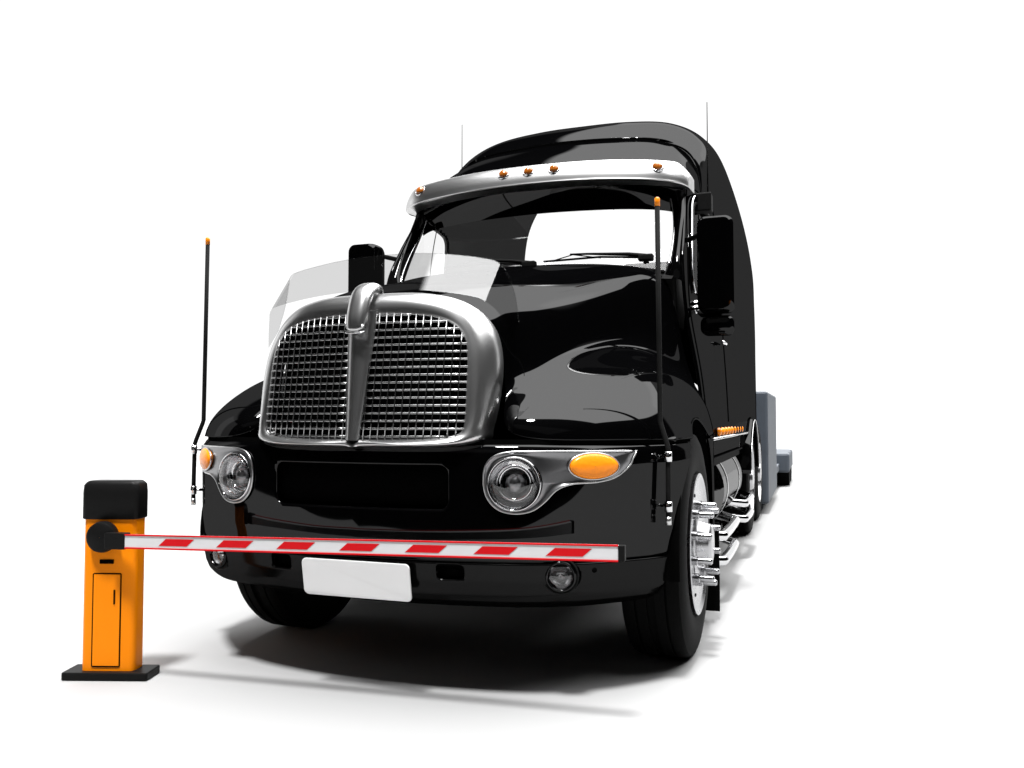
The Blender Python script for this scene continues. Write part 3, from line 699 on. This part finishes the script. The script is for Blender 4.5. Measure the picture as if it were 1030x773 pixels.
# visor with lamps
vis = [(0, 1.89), (.3, 1.895), (.55, 1.915), (.8, 1.96), (.95, 2.01), (1.05, 2.085), (1.09, 2.16), (1.10, 2.23)]
def vprof(x, y):
    tz = -.045 * (abs(x) / 1.1) ** 2; s = 1 if abs(x) < 1.0 else 1 - .45 * ((abs(x) - 1.0) / .1) ** 1.5
    return [(x, y + .20, 2.80 + tz), (x, y + .09, 2.79 + tz), (x, y + .015, 2.783 + tz), (x, y - .002, 2.79 + tz), (x, y, 2.80 + tz), (x, y + .012, 2.80 + tz + .045 * s), (x, y + .045, 2.80 + tz + .105 * s), (x, y + .10, 2.80 + tz + .150 * s), (x, y + .20, 2.80 + tz + .182 * s)]
vc = catmull(vis, 46); V = [vprof(a, b) for a, b in vc]
V = [[(-p[0], p[1], p[2]) for p in r_] for r_ in V[:0:-1]] + V
VV = np.array([catmull(r_, 33) for r_ in V]); nv, nu = VV.shape[:2]
f = grid_faces(nv, nu); f += [tuple(range(nu)), tuple((nv - 1) * nu + k for k in range(nu))]
vs = MB().raw(VV.reshape(-1, 3), f).build('sun_visor', M['satin'], P, auto=60)
for x in (-.903, -.19, 0, .19, .903):
    y = float(np.interp(abs(x), vc[:, 0], vc[:, 1])); tz = -.045 * (abs(x) / 1.1) ** 2
    c = Vector((x, y + .040, 2.885 + tz)); nn = Vector((.25 * x, -1, .65)).normalized()
    lb = MB().lathe([(0, .046), (.010, .045), (.014, .038), (.010, .034)], c, nn, 28).build('marker_lamp', M['chrome'], P)
    MB().lathe([(.008, .036), (.022, .031), (.031, .018), (.034, .001)], c, nn, 28).build('lens', M['amber_dark'], lb)

# ---- interior
MB().prism([(1.90, 1.72), (2.20, 1.72), (2.34, 1.95), (2.22, 2.10), (1.95, 2.12), (1.84, 2.06)], lambda a, b: (-1.05, a, b), lambda a, b: (1.05, a, b)).build('dashboard', M['dark'], P, smooth_=False, bevel=.02)
for sx in (1, -1):
    st = MB().box(sx * .62 - .26, sx * .62 + .26, 2.7, 3.2, 1.45, 1.62).build('seat', M['seat'], P, smooth_=True, bevel=.05)
    MB().prism([(3.08, 1.58), (3.24, 1.58), (3.40, 2.42), (3.28, 2.45)], lambda a, b: (sx * .62 - .24, a, b), lambda a, b: (sx * .62 + .24, a, b)).build('backrest', M['seat'], st, bevel=.04)
sw = MB(); c = Vector((.62, 2.42, 2.10)); ax = Vector((0, -.7, .7)).normalized()
u_ = Vector((1, 0, 0)); v_ = ax.cross(u_)
sw.tube([c + (u_ * math.cos(q) + v_ * math.sin(q)) * .22 for q in np.linspace(0, 2 * math.pi, 32, endpoint=False)], .014, 8, closed=True)
sw.tube([c - u_ * .22, c, c + u_ * .22], .015, 8); sw.tube([c, c - ax * .35], .03, 10)
sw.build('steering_wheel', M['dark'], P)

# ---- wheels
def tyre_profile(R0, w):
    h = w / 2
    return [(-h * .80, .345), (-h * .95, .37), (-h * 1.0, .43), (-h * .99, R0 - .08), (-h * .93, R0 - .035), (-h * .86, R0 - .012), (-h * .72, R0 - .001),
            (-h * .50, R0), (-h * .49, R0 - .014), (-h * .44, R0 - .014), (-h * .43, R0), (-.02, R0 + .001), (-.018, R0 - .014), (.018, R0 - .014), (.02, R0 + .001),
            (h * .43, R0), (h * .44, R0 - .014), (h * .49, R0 - .014), (h * .50, R0), (h * .72, R0 - .001), (h * .86, R0 - .012), (h * .93, R0 - .035), (h * .99, R0 - .08), (h * 1.0, .43), (h * .95, .37), (h * .80, .345)]
def wheel(c, sx, w=.32, R0=.568, front=True):
    ax = Vector((sx, 0, 0)); c = Vector(c)
    hub = MB()
    if front:
        hub.lathe([(.08, .17), (.150, .165), (.158, .150), (.160, .115), (.185, .108), (.215, .100), (.225, .085), (.226, .001)], c, ax, 40)
    else:
        hub.lathe([(-.1, .17), (.05, .165), (.10, .12), (.16, .10), (.17, .001)], c, ax, 32)
    wh = hub.build('wheel', M['alu'], P, auto=35)
    MB().lathe(tyre_profile(R0, w), c, ax, 96).build('tyre', M['rubber'], wh, auto=35)
    rim = MB()
    if front:
        rim.lathe([(-.16, .33), (.10, .335), (.142, .352), (.160, .358), (.163, .350), (.158, .338), (.152, .330), (.146, .300), (.146, .17), (.10, .165)], c, ax, 72)
        rm = rim.build('rim', M['alu'], wh, auto=30)
        for k in range(10):
            a = 2 * math.pi * k / 10; o_ = c + ax * .1465 + Vector((0, math.cos(a), math.sin(a))) * .262
            MB().lathe([(0, .009), (.004, .008), (.004, .001)], o_, ax, 12).build('rim_rivet', M['void'], rm) if k % 2 else None
            o2 = c + ax * .146 + Vector((0, math.cos(a + .31), math.sin(a + .31))) * .195
            nb = MB(); nb.lathe([(0, .023), (.025, .023), (.029, .018), (.092, .0165), (.099, .011), (.100, .001)], o2, ax, 14)
            nb.build('lug_nut', M['nut'], wh, auto=35)
    else:
        rim.lathe([(.145, .345), (.150, .355), (.146, .345), (.10, .32), (-.02, .28), (-.03, .17)], c, ax, 56)
        rim.build('rim', M['alu'], wh, auto=30)
    return wh
ZW = .568 - GZ
for sx in (1, -1):
    wheel((1.175 if sx > 0 else -.93, .72 if sx > 0 else .60, ZW), sx, w=.31 if sx > 0 else .27)
    for yy in (5.55, 6.85):
        wheel((sx * 1.12, yy, ZW), sx, w=.30, R0=.56, front=False)
        t2 = MB().lathe(tyre_profile(.56, .28), (sx * .80, yy, ZW), (sx, 0, 0), 64).build('inner_tyre', M['rubber'], P, auto=35)
    # rear fender shell
    m = MB(); m.lathe([(.93, .66), (1.29, .66), (1.30, .65), (1.30, .60)], (0, 5.55, ZW), (sx, 0, 0), 40, ang=math.pi * .9, a0=-math.pi * .45)
    m.build('rear_fender', M['paint'], P, solid=.008)
    MB().tube([(sx * 1.305, 5.55 + .63 * math.sin(a), ZW + .63 * math.cos(a)) for a in np.linspace(-math.pi * .45, math.pi * .45, 30)], .004, 8).build('rear_fender_trim', M['satin'], P)

# ---- chassis
ch = MB()
for sx in (1, -1): ch.box(*sorted((sx * .38, sx * .47)), -.1, 9.0, .42, .68)
ch.build('chassis_rail', M['dark'], P, smooth_=False)
MB().tube([(-1.1, .72, .42), (-.75, .72, .36), (-.4, .74, .30), (.4, .74, .30), (.75, .72, .36), (1.1, .72, .42)], .055, 12).build('front_axle', M['dark'], P)
MB().box(-.38, .38, .9, 3.2, .26, .44).build('engine_sump', M['dark'], P, smooth_=False, bevel=.06)
MB().box(-.50, .50, -.02, 1.7, .40, 1.45).build('engine_bay_light_block', M['void'], P, smooth_=False, bevel=.05)  # plain unseen box, added to stop light leaking under the hood
sh_ = [(a, b, 1.0) for a, b in plan - pn * .03] + [(a * .55, .30, 1.0) for a, b in plan]
MB().raw(sh_, grid_faces(2, len(plan))).build('fascia_light_block', M['void'], P)  # unseen sheet added to close the hood gap against stray light
MB().box(-1.0, 1.0, 1.3, 6.4, .62, .95).build('underbody', M['void'], P, smooth_=False)
for yy in (5.55, 6.85): MB().tube([(-.9, yy, ZW), (0, yy, ZW), (.9, yy, ZW)], .09, 12).build('rear_axle', M['dark'], P)
for sx in (1, -1):
    # fuel tank
    tank = MB().lathe([(0, .001), (.0, .22), (.012, .285), (.04, .31), (1.56, .31), (1.588, .285), (1.60, .22), (1.60, .001)], (sx * .985, 2.35, .62), (0, 1, 0), 56)
    tk = tank.build('fuel_tank', M['tank'], P, auto=40)
    for yy in (2.62, 3.62):
        MB().lathe([(0, .3135), (.05, .3135)], (sx * .985, yy, .62), (0, 1, 0), 56).build('tank_strap', M['satin'], tk, solid=.003)
    # step plate over tank
    MB().box(*sorted((sx * .9, sx * 1.27)), 2.0, 4.3, .845, .865).build('step_plate', M['paint'], P, smooth_=False, bevel=.006)
    # side panel under the sleeper
    orient(add('side_fairing', [(sx * 1.245, y, z) for z in (.80, .965) for y in (1.78, 3.5, 5.0)], grid_faces(2, 3), M['paint'], P, solid=.02, smooth_=False), (0, 3, .9))
    # tubular steps
    for (ya, yb, z_) in ((1.72, 3.15, .36), (1.72, 3.05, .20), (3.55, 4.75, .40), (3.55, 4.7, .27)):
        pts = catmull([(.95, ya, z_ + .10), (1.12, ya + .04, z_ + .04), (1.30, ya + .22, z_), (1.33, ya + .36, z_), (1.33, yb - .36, z_), (1.30, yb - .22, z_), (1.12, yb - .02, z_ + .03), (.95, yb, z_ + .08)], 40)
        MB().tube([(sx * p[0], p[1], p[2]) for p in pts], .033, 14).build('tubular_step', M['chrome'], P)

# hand all parts to the truck root
for o in list(COL.objects):
    if o.parent is TR:
        o.parent = T; o.location = Vector(o.location) - Vector((0, 1.5, 0))
bpy.data.objects.remove(TR)
tag(T, 'glossy black long-nose semi truck with tall sleeper cab and wide mesh grille', 'truck')

# ================================================================== BARRIER
B = empty('barrier_gate', (-1.207, -.618, 0), R(4.39)); B.scale = (.98, .98, .98)
BC = R(14)                                 # the cabinet stands turned a little towards the camera
tag(B, 'orange barrier cabinet with black cap and long red and white arm lowered across the truck', 'barrier')
k = dict(dz=0)
def turn(o): o.rotation_euler = (0, 0, BC); return o
pb = rrect(-.205, .205, -.035, .115, .012, 3)
turn(MB().prism(pb, lambda a, b: (a, b, 0.0), lambda a, b: (a, b, .038)).build('base_plate', M['cap'], B, smooth_=False, bevel=.006, **k))
turn(MB().prism(rrect(-.131, .127, 0, .11, .028, 8), lambda a, b: (a, b, .038), lambda a, b: (a, b, .752)).build('cabinet', M['orange'], B, auto=30, **k))
cap = MB(); V = []
for (z, s, g) in ((.752, 1.0, .004), (.756, 1, .008), (.88, 1, .008), (.915, .995, .006), (.928, .97, 0), (.934, .92, -.003)):
    ring = rrect(-.131 - g, .127 + g, -g, .11 + g, .026, 6); V.append([(-.002 + (a + .002) * s, .055 + (b - .055) * s, z) for a, b in ring])
n = len(V[0]); f = [tuple(range(n)), tuple(5 * n + q for q in range(n))]
for i in range(5):
    for q in range(n): l = (q + 1) % n; f.append((i * n + q, i * n + l, (i + 1) * n + l, (i + 1) * n + q))
turn(cap.raw([p for r_ in V for p in r_], f).build('cabinet_cap', M['cap'], B, auto=50, **k))
# door: proud leaf with a dark shut line and a latch slot
dr = turn(MB().prism(rrect(-.072, .055, .062, .492, .004, 2), lambda a, b: (a, -.0035, b), lambda a, b: (a, .004, b)).build('cabinet_door', M['orange'], B, smooth_=False, bevel=.0015, **k))
MB().tube([(a, -.0008, b) for a, b in rrect(-.0755, .0585, .0585, .4955, .005, 2)], .0028, 6, closed=True).build('door_gap', M['void'], dr, **k)
MB().box(.026, .033, -.007, -.002, .352, .420).build('door_latch', M['void'], dr, smooth_=False, **k)
turn(MB().prism(rrect(-.045, .022, .542, .562, .003, 2), lambda a, b: (a, -.004, b), lambda a, b: (a, .004, b)).build('card_slot', M['void'], B, smooth_=False, **k))
MB().lathe([(0, .060), (.006, .072), (.030, .074), (.046, .070), (.052, .060), (.052, .001)], (-.022, -.002, .672), (math.sin(R(10)), -1, 0), 56).build('pivot_hub', M['cap'], B, auto=40, **k)
# arm
AX0, AX1, AZ0, AZ1 = .136, 2.44, .662, .7035
def az(x): return AZ0 + (AZ1 - AZ0) * (x - AX0) / (AX1 - AX0)
MB().prism(rrect(0.03, .142, -.038, .038, .006, 2), lambda a, b: (a, -.072, az(a) + b), lambda a, b: (a, -.030, az(a) + b)).build('arm_clamp', M['cap'], B, smooth_=False, bevel=.003, **k)
h = .0300
arm = MB().prism([(.10, -h), (AX1, -h), (AX1, h), (.10, h)], lambda a, b: (a, -.068, az(a) + b), lambda a, b: (a, -.036, az(a) + b)).build('barrier_arm', M['armwhite'], B, smooth_=False, bevel=.004, **k)
for s in (-1, 1):
    MB().prism([(.142, h * s - .0035), (AX1, h * s - .0035), (AX1, h * s + .0035), (.142, h * s + .0035)], lambda a, b: (a, -.0715, az(a) + b), lambda a, b: (a, -.064, az(a) + b)).build('edge_strip', M['red'], arm, smooth_=False, bevel=.001, **k)
for i in range(7):
    x0 = .136 + .191 + .3035 * i; x1 = x0 + .150
    MB().prism([(x0, -.0160), (x1, -.0160), (x1 + .038, .0160), (x0 + .038, .0160)], lambda a, b: (a, -.0695, az(a) + b), lambda a, b: (a, -.067, az(a) + b)).build('red_stripe', M['red'], arm, smooth_=False, **k)
MB().prism([(AX1, -h - .002), (AX1 + .026, -h - .002), (AX1 + .026, h + .002), (AX1, h + .002)], lambda a, b: (a, -.071, az(AX1) + b), lambda a, b: (a, -.033, az(AX1) + b)).build('end_cap', M['cap'], arm, smooth_=False, bevel=.004, **k)

# ================================================================== TRAILER
TL = empty('flatbed_trailer', (0, 9.5, 0)); tag(TL, 'slate grey low trailer with tall front bulkhead box behind the truck', 'trailer')
def tp_(mb, name, mat, **kk):
    mb.v = [(x, y - 9.5, z) for x, y, z in mb.v]; return mb.build(name, mat, TL, dz=0, **kk)
tp_(MB().box(-1.34, 1.34, 7.45, 9.9, .13, 1.56), 'bulkhead_box', M['slate'], smooth_=False, bevel=.03)
tp_(MB().box(-1.30, 1.30, 9.9, 11.95, .30, .42), 'load_bed', M['slate'], smooth_=False, bevel=.01)
tp_(MB().box(-1.47, 1.47, 11.95, 14.2, .26, .60), 'rear_deck', M['slate'], smooth_=False, bevel=.04)
for sx in (1, -1):
    for yy in (12.6, 13.6):
        tp_(MB().lathe([(-.12, .18), (-.13, .24), (-.12, .30), (.12, .30), (.13, .24), (.12, .18), (.09, .10), (.09, .001)], (sx * 1.33, yy, .30), (sx, 0, 0), 32), 'trailer_wheel', M['rubber'], auto=40)
print('objects', len(COL.objects))
